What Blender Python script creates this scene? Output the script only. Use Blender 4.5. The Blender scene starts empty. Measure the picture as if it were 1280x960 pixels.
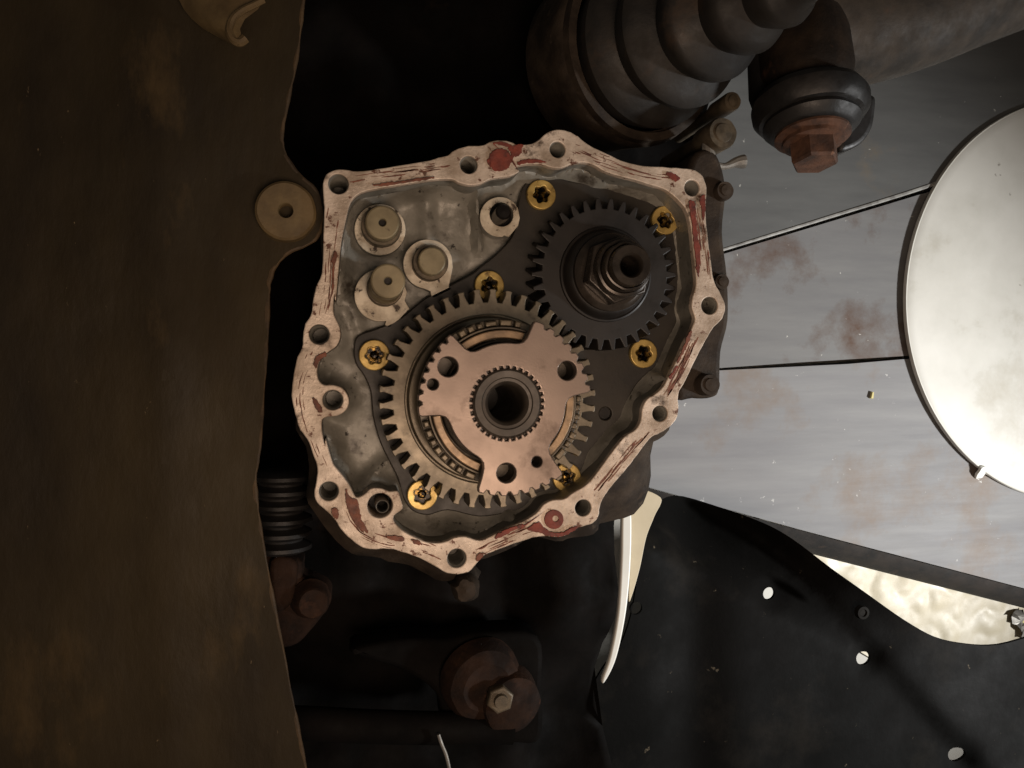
import bpy, bmesh, math, random
import numpy as np
from mathutils import Vector, Matrix, noise
from mathutils.geometry import delaunay_2d_cdt
random.seed(7)
R = math.radians
scene = bpy.context.scene
COL = scene.collection

# ------------------------------------------------------------------ camera
FPX, CX, CY, DIST = 962.0, 640.0, 480.0, 0.45
rot = (Matrix.Rotation(-R(11.74), 3, 'Y') @ Matrix.Rotation(R(-1.46), 3, 'X'))
fwd = rot @ Vector((0, 0, -1))
cam_loc = -fwd * DIST
cam_d = bpy.data.cameras.new('camera')
cam_d.sensor_width = 34.6
cam_d.lens = 34.6 * FPX / 1280.0
cam_d.clip_start = 0.01
cam_d.clip_end = 50
cam = bpy.data.objects.new('camera', cam_d)
cam.matrix_world = Matrix.Translation(cam_loc) @ rot.to_4x4()
COL.objects.link(cam)
scene.camera = cam

# ------------------------------------------------------------------ world, lamps, exposure
w = bpy.data.worlds.new('World'); scene.world = w; w.use_nodes = True
bg = w.node_tree.nodes['Background']
bg.inputs[0].default_value = (0.95, 0.90, 0.82, 1); bg.inputs[1].default_value = 0.05
def lamp(name, kind, loc, target, energy, color, **kw):
    d = bpy.data.lights.new(name, kind); d.energy = energy; d.color = color
    for k, v in kw.items(): setattr(d, k, v)
    o = bpy.data.objects.new(name, d); o.location = loc
    o.rotation_euler = (Vector(target) - Vector(loc)).to_track_quat('-Z', 'Y').to_euler()
    COL.objects.link(o); return o
# warm hand lamp held beside the camera, a little low
lamp('work_lamp', 'AREA', (-0.01, -0.14, 0.52), (0.03, -0.02, -0.02), 1.75, (1.0, 0.74, 0.555), shape='DISK', size=0.30)
# daylight through the open door, reaching the floor from the upper right
lamp('door_daylight', 'SPOT', (1.74, -0.58, 0.82), (0.34, -0.08, -0.40), 240, (0.99, 0.99, 0.985),
     spot_size=R(37), spot_blend=1.0, shadow_soft_size=0.09)
vs = scene.view_settings
vs.view_transform = 'Standard'; vs.look = 'None'; vs.exposure = 0.0; vs.gamma = 1.0
vs.use_curve_mapping = False

# ------------------------------------------------------------------ helpers
def at(px, py, z=0.0):
    d = rot @ Vector(((px - CX) / FPX, -(py - CY) / FPX, -1.0))
    t = (z - cam_loc.z) / d.z
    return cam_loc + d * t
def mpp(px, py, z=0.0):
    return (at(px, py, z) - cam_loc).dot(fwd) / FPX
def xy(px, py, z=0.0):
    p = at(px, py, z); return (p.x, p.y)
def Z(ox, oy, pts, s=4.2667):
    return [(ox + a / s, oy + b / s) for a, b in pts]
def smooth_loop(pts, n=4, closed=True):
    out = []; m = len(pts)
    rng = range(m) if closed else range(m - 1)
    for i in rng:
        g = (lambda k: pts[k % m]) if closed else (lambda k: pts[max(0, min(m - 1, k))])
        p0, p1, p2, p3 = (Vector(g(i + k)) for k in (-1, 0, 1, 2))
        for j in range(n):
            t = j / n
            out.append(tuple(0.5 * ((2 * p1) + (p2 - p0) * t + (2 * p0 - 5 * p1 + 4 * p2 - p3) * t * t + (3 * p1 - p0 - 3 * p2 + p3) * t ** 3)))
    if not closed: out.append(tuple(pts[-1]))
    return out
def circle(cx, cy, r, n=40, a0=0):
    return [(cx + r * math.cos(a0 + 2 * math.pi * i / n), cy + r * math.sin(a0 + 2 * math.pi * i / n)) for i in range(n)]

def thing(name, loc, label, cat, group=None, kind=None):
    o = bpy.data.objects.new(name, None); o.empty_display_size = 0.01
    o.location = loc; COL.objects.link(o)
    tag(o, label, cat, group, kind); return o
def tag(o, label=None, cat=None, group=None, kind=None):
    if label: o['label'] = label
    if cat: o['category'] = cat
    if group: o['group'] = group
    if kind: o['kind'] = kind
    return o
def wloc(o):
    v = Vector((0, 0, 0))
    while o is not None: v = v + o.location; o = o.parent
    return v
def link(name, me, material, parent=None, origin=None, angle=35, smooth=True, flat=True):
    """mesh in world coordinates -> object; origin shifted to the parent (or to `origin`)"""
    base = wloc(parent) if parent else Vector((0, 0, 0))
    org = Vector(origin) if origin is not None else base
    me.transform(Matrix.Translation(-org))
    ms = material if isinstance(material, (list, tuple)) else [material]
    for m in ms: me.materials.append(m)
    o = bpy.data.objects.new(name, me); COL.objects.link(o)
    if parent: o.parent = parent
    o.location = org - base
    if smooth:
        me.shade_smooth(); me.set_sharp_from_angle(angle=R(angle))
        if flat:
            for f in me.polygons:
                if abs(f.normal.z) > .99995: f.use_smooth = False
    return o
def mesh(verts, faces):
    me = bpy.data.meshes.new('m'); me.from_pydata([tuple(v) for v in verts], [], faces); me.update()
    bm = bmesh.new(); bm.from_mesh(me); bmesh.ops.recalc_face_normals(bm, faces=bm.faces); bm.to_mesh(me); bm.free()
    return me
def join(meshes, mats=None):
    bm = bmesh.new()
    for i, me in enumerate(meshes):
        n = len(bm.faces); bm.from_mesh(me); bm.faces.ensure_lookup_table()
        if mats:
            for f in bm.faces[n:]: f.material_index = mats[i]
    out = bpy.data.meshes.new('m'); bm.to_mesh(out); bm.free(); return out
def plate(loops, z0, z1, bevel=0.0004, res=1):
    """flat shape with holes (loops in world xy), from z0 up to z1, bevelled edges"""
    cu = bpy.data.curves.new('c', 'CURVE'); cu.dimensions = '2D'; cu.fill_mode = 'BOTH'
    th = (z1 - z0) / 2
    cu.extrude = max(1e-6, th - bevel); cu.bevel_depth = bevel; cu.bevel_resolution = res; cu.offset = -bevel
    for lp in loops:
        s = cu.splines.new('POLY'); s.points.add(len(lp) - 1)
        for p, q in zip(s.points, lp): p.co = (q[0], q[1], 0, 1)
        s.use_cyclic_u = True
    o = bpy.data.objects.new('c', cu); COL.objects.link(o)
    dg = bpy.context.evaluated_depsgraph_get()
    me = bpy.data.meshes.new_from_object(o.evaluated_get(dg))
    bpy.data.objects.remove(o); bpy.data.curves.remove(cu)
    bm = bmesh.new(); bm.from_mesh(me)
    bmesh.ops.remove_doubles(bm, verts=bm.verts, dist=1e-6); bm.to_mesh(me); bm.free()
    me.transform(Matrix.Translation((0, 0, (z0 + z1) / 2)))
    return me
def frame_of(axis):
    a = Vector(axis).normalized()
    return a.to_track_quat('Z', 'Y').to_matrix()
def lathe(profile, origin, axis=(0, 0, 1), n=48, cap=True, wob=0.0):
    """profile [(radius, height)] turned about axis through origin"""
    M = frame_of(axis); o = Vector(origin); V = []; F = []
    for k, (r, h) in enumerate(profile):
        for i in range(n):
            a = 2 * math.pi * i / n
            rr = r * (1 + wob * noise.noise(Vector((math.cos(a) * 2, math.sin(a) * 2, h * 60))))
            V.append(o + M @ Vector((rr * math.cos(a), rr * math.sin(a), h)))
    m = len(profile)
    for k in range(m - 1):
        for i in range(n):
            j = (i + 1) % n
            F.append((k * n + i, k * n + j, (k + 1) * n + j, (k + 1) * n + i))
    if cap:
        F.append(tuple(range(n))); F.append(tuple((m - 1) * n + i for i in range(n)))
    return mesh(V, F)
def tube(path, radii, n=16, cap=True):
    V = []; F = []; m = len(path); path = [Vector(p) for p in path]
    if not isinstance(radii, (list, tuple)): radii = [radii] * m
    up = Vector((0.13, 0.29, 0.95))
    for k in range(m):
        t = (path[min(k + 1, m - 1)] - path[max(k - 1, 0)]).normalized()
        x = t.cross(up).normalized(); y = x.cross(t)
        for i in range(n):
            a = 2 * math.pi * i / n
            V.append(path[k] + (x * math.cos(a) + y * math.sin(a)) * radii[k])
    for k in range(m - 1):
        for i in range(n):
            j = (i + 1) % n
            F.append((k * n + i, k * n + j, (k + 1) * n + j, (k + 1) * n + i))
    if cap: F.append(tuple(range(n))); F.append(tuple((m - 1) * n + i for i in range(n)))
    return mesh(V, F)
def inside(pts, loops):
    P = np.asarray(pts, float); res = np.zeros(len(P), bool)
    for lp in loops:
        L = np.asarray([(p[0], p[1]) for p in lp], float); Q = np.roll(L, -1, 0)
        for a, b in zip(L, Q):
            if a[1] == b[1]: continue
            c = ((a[1] > P[:, 1]) != (b[1] > P[:, 1])) & (P[:, 0] < (b[0] - a[0]) * (P[:, 1] - a[1]) / (b[1] - a[1]) + a[0])
            res ^= c
    return res
def segdist(P, a, b):
    a = np.array(a[:2], float); b = np.array(b[:2], float); d = b - a
    t = np.clip(((P - a) @ d) / max(1e-12, d @ d), 0, 1)
    return np.hypot(*(P - a - t[:, None] * d).T)
def loopdist(P, lp):
    D = np.full(len(P), 1e9)
    for i in range(len(lp)): D = np.minimum(D, segdist(P, lp[i], lp[(i + 1) % len(lp)]))
    return D
def sheet(loops, spacing, zf, thick=0.0, jitter=0.25):
    """filled outline with interior points so it can undulate: zf(np xy array) -> z array; optional thickness"""
    L = [[(p[0], p[1]) for p in lp] for lp in loops]
    allp = np.array(L[0]); x0, y0 = allp.min(0); x1, y1 = allp.max(0)
    gx, gy = np.meshgrid(np.arange(x0, x1, spacing), np.arange(y0, y1, spacing))
    G = np.stack([gx.ravel(), gy.ravel()], 1)
    rs = np.random.RandomState(3); G = G + (rs.rand(*G.shape) - .5) * spacing * jitter * 2
    ok = inside(G, L)
    for lp in L: ok &= loopdist(G, lp) > spacing * .35
    G = G[ok]
    V = []; E = []
    for lp in L:
        s = len(V); V += [Vector(p) for p in lp]; E += [(s + i, s + (i + 1) % len(lp)) for i in range(len(lp))]
    nb = len(V); V += [Vector(p) for p in G]
    vo, eo, fo, ov, oe, of = delaunay_2d_cdt(V, E, [], 0, 1e-9)
    P = np.array([(v.x, v.y) for v in vo])
    C = np.array([P[list(f)].mean(0) for f in fo]); keep = inside(C, L)
    F = [tuple(f) for f, k in zip(fo, keep) if k]
    zz = zf(P)
    top = [(p[0], p[1], z) for p, z in zip(P, zz)]
    if thick <= 0: return mesh(top, F)
    n = len(top); V3 = top + [(a, b, c - thick) for a, b, c in top]
    F3 = list(F) + [tuple(reversed([i + n for i in f])) for f in F]
    cnt = {}
    for f in F:
        for i in range(len(f)):
            e = (f[i], f[(i + 1) % len(f)]); cnt[e] = 1
    for (a, b) in list(cnt):
        if (b, a) not in cnt: F3.append((b, a, a + n, b + n))
    return mesh(V3, F3)
def nz(P, s, seed=0.0):
    return np.array([noise.noise(Vector((p[0] * s, p[1] * s, seed))) for p in P])
def hexagon(cx, cy, r, a0=0.0): return circle(cx, cy, r, 6, a0)

# ------------------------------------------------------------------ materials
def lin(c):
    return tuple(((v / 255) / 12.92 if v / 255 <= 0.04045 else ((v / 255 + 0.055) / 1.055) ** 2.4) for v in c) + (1,)
def mat(name, c1, c2, scale=60, rough=(0.45, 0.7), metal=0.0, bump=0.15, bscale=400, spots=None, stretch=(1, 1, 1), coat=0.0, spots2=None, bdist=0.0006, lo=0.38, hi=0.62):
    m = bpy.data.materials.new(name); m.use_nodes = True
    nt = m.node_tree; N = nt.nodes; Lk = nt.links; b = N['Principled BSDF']
    tc = N.new('ShaderNodeTexCoord'); mp = N.new('ShaderNodeMapping'); mp.inputs['Scale'].default_value = stretch
    Lk.new(tc.outputs['Object'], mp.inputs[0])
    oi = N.new('ShaderNodeObjectInfo'); mu = N.new('ShaderNodeMath'); mu.operation = 'MULTIPLY'; mu.inputs[1].default_value = 7.0
    Lk.new(oi.outputs['Random'], mu.inputs[0]); Lk.new(mu.outputs[0], mp.inputs['Location'])
    def tex(sc, det=6, ro=0.6, raw=False):
        t = N.new('ShaderNodeTexNoise'); t.inputs['Scale'].default_value = sc; t.inputs['Detail'].default_value = det
        t.inputs['Roughness'].default_value = ro
        Lk.new((tc.outputs['Object'] if raw else mp.outputs[0]), t.inputs['Vector']); return t
    def ramp(src, a, bb):
        r = N.new('ShaderNodeMapRange'); r.inputs[1].default_value = a; r.inputs[2].default_value = bb; r.clamp = True
        Lk.new(src, r.inputs[0]); return r.outputs[0]
    def mix(f, a, bcol):
        x = N.new('ShaderNodeMix'); x.data_type = 'RGBA'; Lk.new(f, x.inputs[0])
        if isinstance(a, tuple): x.inputs[6].default_value = a
        else: Lk.new(a, x.inputs[6])
        x.inputs[7].default_value = bcol; return x.outputs[2]
    t = tex(scale); f = ramp(t.outputs[0], lo, hi)
    col = mix(f, lin(c1), lin(c2))
    for sp in (spots, spots2):
        if sp:
            c3, sc, thr, soft = sp[:4]
            t2 = tex(sc, 8, 0.65, raw=len(sp) > 4); f2 = ramp(t2.outputs[0], thr, thr + soft); col = mix(f2, col, lin(c3))
    Lk.new(col, b.inputs['Base Color'])
    t3 = tex(scale * 2.3, 5)
    rr = N.new('ShaderNodeMapRange'); rr.inputs[1].default_value = .3; rr.inputs[2].default_value = .7
    rr.inputs[3].default_value = rough[0]; rr.inputs[4].default_value = rough[1]
    Lk.new(t3.outputs[0], rr.inputs[0]); Lk.new(rr.outputs[0], b.inputs['Roughness'])
    b.inputs['Metallic'].default_value = metal
    if coat: b.inputs['Coat Weight'].default_value = coat; b.inputs['Coat Roughness'].default_value = 0.25
    if bump:
        t4 = tex(bscale, 6, 0.6); bp = N.new('ShaderNodeBump'); bp.inputs['Strength'].default_value = bump
        bp.inputs['Distance'].default_value = bdist
        Lk.new(t4.outputs[0], bp.inputs['Height']); Lk.new(bp.outputs[0], b.inputs['Normal'])
    return m
M = {}
M['flange'] = mat('machined_aluminium', (216, 200, 183), (160, 143, 125), 50, (.36, .62), .2, .6, 600, spots=((100, 66, 50), 190, .585, .06), spots2=((84, 70, 57), 42, .59, .08))
M['boss'] = mat('machined_boss_metal', (222, 212, 192), (172, 160, 140), 90, (.4, .6), .15, .3, 900, spots=((62, 48, 36), 130, .57, .06))
M['cast'] = mat('oily_cast_aluminium', (146, 143, 134), (110, 107, 98), 30, (.36, .55), .1, .45, 420, spots=((64, 58, 50), 45, .56, .12), spots2=((44, 39, 33), 150, .62, .05))
M['castdark'] = mat('grimy_casting', (66, 56, 46), (40, 33, 27), 40, (.6, .85), .1, .6, 500, spots=((96, 84, 72), 90, .62, .15))
M['retainer'] = mat('dark_oiled_steel_plate', (44, 39, 31), (31, 27, 22), 30, (.42, .6), .05, .1, 700, spots=((24, 21, 17), 40, .58, .15))
M['gear'] = mat('oiled_gear_steel', (122, 111, 93), (90, 81, 66), 45, (.3, .48), .35, .1, 700, spots=((52, 45, 36), 60, .60, .12))
M['gearweb'] = mat('brown_oiled_steel', (112, 101, 82), (84, 75, 60), 50, (.3, .46), .3, .1, 800)
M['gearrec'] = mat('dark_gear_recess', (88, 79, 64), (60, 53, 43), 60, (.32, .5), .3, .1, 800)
M['input'] = mat('blackened_gear_steel', (29, 24, 20), (21, 18, 15), 40, (.42, .6), .05, .08, 700)
M['nut'] = mat('dark_lock_nut_steel', (66, 59, 52), (44, 39, 34), 60, (.2, .34), .4, .08, 700)
M['clutch'] = mat('ground_steel_plate', (132, 117, 107), (114, 100, 91), 16, (.3, .48), .55, .08, 1000, spots=((84, 70, 61), 60, .59, .14), spots2=((72, 58, 49), 24, .62, .15))
M['synchro'] = mat('bronze_synchro_ring', (150, 126, 98), (106, 88, 68), 90, (.3, .48), .35, .1, 800)
M['shaft'] = mat('dark_splined_shaft', (68, 61, 53), (48, 43, 37), 60, (.38, .55), .2, .05, 800)
M['brass'] = mat('yellow_zinc_screw', (196, 168, 98), (156, 130, 72), 80, (.3, .5), .4, .1, 900, spots=((84, 64, 36), 130, .58, .1))
M['brassdark'] = mat('oily_screw_recess', (130, 102, 44), (14, 10, 6), 300, (.1, .22), .7, .3, 700, lo=.36, hi=.5)  # screw recess, coloured darker than the head
M['rod'] = mat('ground_rod_end', (140, 128, 100), (116, 105, 80), 60, (.4, .55), .2, .06, 1200, spots=((66, 55, 40), 150, .62, .1))
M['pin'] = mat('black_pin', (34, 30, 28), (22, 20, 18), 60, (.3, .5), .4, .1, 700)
M['sealant'] = mat('red_sealant', (128, 56, 40), (96, 40, 29), 120, (.55, .75), 0, .5, 600, spots=((66, 30, 22), 130, .56, .1))
M['sealdark'] = mat('dried_brown_sealant', (128, 76, 56), (90, 54, 41), 160, (.55, .75), 0, .5, 600)
M['cross'] = mat('dirty_painted_steel', (58, 49, 32), (36, 30, 21), 8, (.5, .8), .0, .9, 110, spots=((72, 59, 38), 14, .60, .14), spots2=((124, 108, 82), 150, .69, .05), stretch=(1.5, .6, 1), lo=.32, hi=.68)
M['crossedge'] = mat('worn_edge_steel', (84, 66, 42), (50, 40, 27), 40, (.6, .85), 0, .5, 300)
M['washer'] = mat('dusty_bush_washer', (112, 94, 62), (90, 74, 48), 60, (.5, .7), .1, .2, 500)
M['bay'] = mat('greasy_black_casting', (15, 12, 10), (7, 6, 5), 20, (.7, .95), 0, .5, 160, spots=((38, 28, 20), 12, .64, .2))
M['rubber'] = mat('dusty_rubber', (40, 36, 31), (22, 20, 18), 22, (.5, .8), 0, .4, 240, spots=((60, 46, 34), 26, .58, .15))
M['rust'] = mat('rusty_steel', (104, 72, 54), (60, 42, 33), 60, (.6, .85), .1, .7, 350, spots=((150, 112, 90), 90, .62, .1))
M['darkrust'] = mat('dark_rusty_steel', (48, 38, 29), (27, 22, 18), 40, (.6, .85), .1, .8, 280, spots=((76, 56, 41), 40, .6, .12))
M['blackrub'] = mat('black_rubber', (28, 26, 25), (16, 15, 14), 40, (.4, .65), 0, .3, 260)
M['bolt'] = mat('grimy_bolt', (110, 98, 80), (74, 66, 54), 80, (.45, .65), .4, .3, 500)
M['bracket'] = mat('dull_bracket_metal', (150, 146, 138), (110, 106, 100), 50, (.4, .6), .4, .2, 500)
M['armmetal'] = mat('grimy_arm_steel', (70, 61, 51), (40, 35, 29), 30, (.6, .85), .1, .6, 240, spots=((80, 57, 41), 26, .58, .12))
M['redrust'] = mat('red_brown_rust', (46, 31, 22), (26, 18, 14), 45, (.7, .95), 0, .9, 240, spots=((62, 41, 29), 50, .6, .12))
M['sheetA'] = mat('weathered_steel_sheet', (98, 98, 96), (86, 86, 85), 26, (.52, .6), 0, .12, 300, spots=((112, 100, 84), 6, .60, .16, 1), spots2=((190, 188, 180), 110, .68, .04, 1), stretch=(.3, 1.5, 1), lo=.3, hi=.7)  # base darker than the other sheets: upper-right shade put into the colour
M['sheetA'].node_tree.nodes['Principled BSDF'].inputs['Specular IOR Level'].default_value = .16
M['sheetB'] = mat('stained_steel_sheet', (124, 123, 121), (110, 109, 109), 26, (.52, .6), 0, .12, 300, spots=((88, 68, 56), 8, .51, .16, 1), spots2=((190, 188, 180), 110, .69, .04, 1), stretch=(.25, 1.6, 1), lo=.3, hi=.7)
M['sheetB'].node_tree.nodes['Principled BSDF'].inputs['Specular IOR Level'].default_value = .16
M['sheetC'] = mat('brushed_steel_sheet', (138, 137, 136), (122, 121, 122), 26, (.52, .6), 0, .12, 260, spots=((124, 108, 94), 7, .52, .2, 1), spots2=((204, 202, 196), 90, .67, .05, 1), stretch=(.2, 1.7, 1), lo=.3, hi=.7)
M['sheetC'].node_tree.nodes['Principled BSDF'].inputs['Specular IOR Level'].default_value = .16
M['foldedge'] = mat('bright_sheet_edge', (158, 156, 150), (112, 109, 104), 60, (.5, .6), 0, .1, 200)
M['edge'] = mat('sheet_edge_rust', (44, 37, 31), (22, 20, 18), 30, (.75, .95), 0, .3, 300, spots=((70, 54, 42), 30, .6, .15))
M['pan'] = mat('white_enamel', (214, 211, 202), (198, 195, 185), 8, (.4, .55), 0, .06, 60, spots=((172, 165, 148), 8, .56, .2), spots2=((120, 112, 100), 60, .70, .04))
M['liner'] = mat('black_plastic_liner', (16, 15, 14), (11, 11, 10), 6, (.6, .85), 0, .4, 200, spots=((33, 30, 26), 11, .54, .25), spots2=((92, 84, 70), 80, .68, .05))
M['liner'].node_tree.nodes['Principled BSDF'].inputs['Specular IOR Level'].default_value = .05
M['foil'] = mat('beige_plastic_film', (200, 188, 160), (186, 174, 146), 12, (.4, .6), 0, .1, 60)
M['ground'] = mat('pale_concrete', (222, 218, 208), (206, 202, 192), 6, (.7, .9), 0, .3, 200)
M['bay'].node_tree.nodes['Principled BSDF'].inputs['Specular IOR Level'].default_value = 0.08
M['darkrust'].node_tree.nodes['Principled BSDF'].inputs['Specular IOR Level'].default_value = 0.2
M['castdark'].node_tree.nodes['Principled BSDF'].inputs['Specular IOR Level'].default_value = 0.25
M['cross'].node_tree.nodes['Principled BSDF'].inputs['Specular IOR Level'].default_value = 0.2
M['redrust'].node_tree.nodes['Principled BSDF'].inputs['Specular IOR Level'].default_value = .15
M['white'] = mat('white_plastic', (235, 235, 228), (218, 218, 210), 10, (.35, .5), 0, .04, 200)
M['chip'] = mat('pale_chip', (226, 214, 150), (206, 190, 120), 60, (.5, .7), 0, .1, 200)

# ================================================================== SETTING
GZ = -0.45
g = mesh([(-3, -3, GZ), (3, -3, GZ), (3, 3, GZ), (-3, 3, GZ)], [(0, 1, 2, 3)])
tag(link('floor', g, M['ground']), 'pale concrete floor under the car', None, None, 'structure')

def floor_sheet(name, px, z, thick, m, label, bow=0.002, seed=1.0, sp=0.02):
    lp = [xy(a, b, z) for a, b in px]
    dense = []
    for i in range(len(lp)):
        a = Vector(lp[i]); b = Vector(lp[(i + 1) % len(lp)]); k = max(1, int((b - a).length / sp))
        dense += [tuple(a.lerp(b, j / k)) for j in range(k)]
    c = at(sum(p[0] for p in px) / len(px), sum(p[1] for p in px) / len(px), z - thick)
    me = sheet([dense], sp, lambda P: z + bow * nz(P, 5.0, seed), thick)
    o = link(name, me, m, origin=c); tag(o, label, 'metal sheet', 'metal sheets laid on the floor'); return o
shC = floor_sheet('metal_sheet', [(780, 600), (800, 606), (1000, 662), (1290, 738), (1420, 772), (1420, 425), (1130, 449), (1060, 455), (1000, 458), (900, 463), (760, 470)], -0.3945, 0.008, M['sheetC'],
            'large plain grey metal sheet below the white round lid, its lower edge raised', .0006, 2.0)
floor_sheet('metal_sheet', [(760, 466), (900, 460), (1000, 453), (1130, 445), (1430, 425), (1430, 147), (1180, 234), (906, 317), (760, 362)], -0.3945, 0.004, M['sheetB'],
            'grey metal sheet with brown stains left of the white round lid', .0006, 5.0)
shA = floor_sheet('metal_sheet', [(740, 364), (906, 312), (1180, 227), (1430, 140), (1430, -120), (740, -120)], -0.3925, 0.006, M['sheetA'],
            'dark grey speckled metal sheet behind the rusty ball joint', .0004, 9.0)
ea = smooth_loop([(760, 357), (906, 312), (1040, 271), (1180, 227), (1430, 140)], 6, False)
link('folded_edge', plate([[xy(a, b - 2.0 - 1.5 * (a - 760) / 400, -.3925) for a, b in ea] + [xy(a, b + 1.5, -.3925) for a, b in ea[::-1]]], -.3970, -.3912, .0012, 2), M['foldedge'], shA)
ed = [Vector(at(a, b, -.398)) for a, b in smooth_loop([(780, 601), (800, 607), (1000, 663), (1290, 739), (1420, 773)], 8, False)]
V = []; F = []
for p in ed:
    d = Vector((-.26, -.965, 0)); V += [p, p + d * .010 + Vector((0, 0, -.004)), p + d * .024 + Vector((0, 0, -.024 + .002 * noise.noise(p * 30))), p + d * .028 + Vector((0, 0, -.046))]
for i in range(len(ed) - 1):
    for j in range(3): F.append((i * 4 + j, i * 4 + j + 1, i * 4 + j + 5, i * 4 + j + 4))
link('rusty_lip', mesh(V, F), M['edge'], shC)  # rusty lip coloured very dark, in place of the edge's shadow band
# round white lid
pc = at(1349, 377, -0.3895); pr = 250 * mpp(1349, 377, -0.3895)
lid = thing('round_lid', (pc.x, pc.y, -0.392), 'large round white enamel lid lying on the metal sheets at the right edge', 'lid')
link('disc', lathe([(0.0, .002), (pr * .3, .0022), (pr * .55, .0016), (pr * .8, .0024), (pr * .95, .003), (pr * .985, .0024), (pr, .001), (pr, -.0022), (pr * .99, -.0024), (0.0, -.0022)], (pc.x, pc.y, -0.3895), n=120, cap=False), M['pan'], lid)
link('rim', lathe([(pr * .992, .0024), (pr * .998, .0026), (pr * 1.001, .0014), (pr * 1.0008, -.0024), (pr * .995, -.0026)], (pc.x, pc.y, -0.3892), n=120, cap=False), M['pan'], lid)
p = at(1228, 590, -0.390)
link('rim_clip', lathe([(0, .003), (.006, .0026), (.0105, 0), (.010, -.003), (0, -.003)], p, (0.35, -.5, .8), n=14, cap=False, wob=.5), M['white'], lid)
# pale chip
p = at(1090, 494, -0.392)
ch = mesh([p + Vector(v) for v in [(-.002, -.004, -.002), (.0012, -.0045, -.002), (.0025, .004, -.002), (0, .0045, -.002), (-.0016, -.0035, .001), (.001, -.004, .0012), (.002, .0035, .001), (.0004, .004, .0008)]],
          [(0, 1, 5, 4), (1, 2, 6, 5), (2, 3, 7, 6), (3, 0, 4, 7), (4, 5, 6, 7), (0, 3, 2, 1)])
tag(link('chip', ch, M['chip'], origin=p - Vector((0, 0, .008)), smooth=False), 'small pale yellow chip lying on the grey metal sheet left of the lid', 'chip')
# crumpled film
lp = [xy(a, b, -.44) for a, b in smooth_loop([(960, 640), (1100, 660), (1310, 720), (1320, 800), (1250, 830), (1150, 850), (1040, 790), (970, 720)], 5)]
def film_z(P):
    a = nz(P, 28, 1); b = nz(P, 60, 4); return -.446 + .004 * np.abs(a) + .0008 * b
tag(link('plastic_film', sheet([lp], .0045, film_z), M['foil'], origin=at(1140, 750, GZ), angle=90), 'crumpled pale plastic film on the floor under the front metal sheet', 'film')
p0 = at(1272, 764, -.440); p1 = at(1288, 796, -.440)
tw = thing('twisted_foil', (p0.x, p0.y, -.44), 'small crinkled shiny scrap at the right edge below the metal sheet', 'scrap')
V = []; F = []
for i in range(9):
    for j in range(4):
        q = p0.lerp(p1, i / 8) + Vector((random.uniform(-.004, .004), random.uniform(-.004, .004), random.uniform(-.002, .004))) + Vector((.007 * (j - 1.5), .003 * (j - 1.5), 0))
        V.append(q)
for i in range(8):
    for j in range(3): F.append((i * 4 + j, i * 4 + j + 1, i * 4 + j + 5, i * 4 + j + 4))
link('crinkled_sheet', mesh(V, F), M['bracket'], tw, smooth=False)
link('core', tube([p0 + Vector((.006, -.006, -.004)), p1 + Vector((.004, -.002, -.006))], .004, 8), M['chip'], tw)
# white strip added to stand for the bright floor in the gap
z = -.16
st = thing('trim_strip', tuple(at(780, 740, z - .02)), 'narrow white plastic trim strip in the gap beside the black liner', 'strip')
def dense_loop(px, z, k=6): return [xy(a, b, z) for a, b in smooth_loop(px, k)]
link('ridge', plate([dense_loop([(779, 634), (789, 636), (789, 700), (783, 765), (771, 822), (757, 852), (753, 850), (763, 820), (773, 765), (777, 700)], z)], z - .006, z, .0015, 3), M['white'], st)
link('web', plate([dense_loop([(789, 616), (826, 622), (818, 646), (808, 672), (800, 710), (790, 745), (786, 748), (788, 690)], z - .008)], z - .012, z - .008, .0005, 1), M['foil'], st)  # beige piece added in place of the lit floor

# ================================================================== ENGINE BAY MASS
ez = -0.15
el = smooth_loop([(250, -120), (940, -120), (915, 60), (885, 150), (880, 300), (884, 440), (880, 480), (800, 520), (778, 600), (770, 660), (757, 760), (748, 840), (742, 1100), (250, 1100)], 3)
def bay_z(P):
    return ez + .04 * nz(P, 9, 3) + .016 * nz(P, 22, 8) + .003 * nz(P, 50, 1)
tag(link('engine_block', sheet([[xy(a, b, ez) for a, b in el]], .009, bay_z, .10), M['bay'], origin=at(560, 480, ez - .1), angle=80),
    'black greasy engine mass in shadow behind the gearbox', 'engine')

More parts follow.
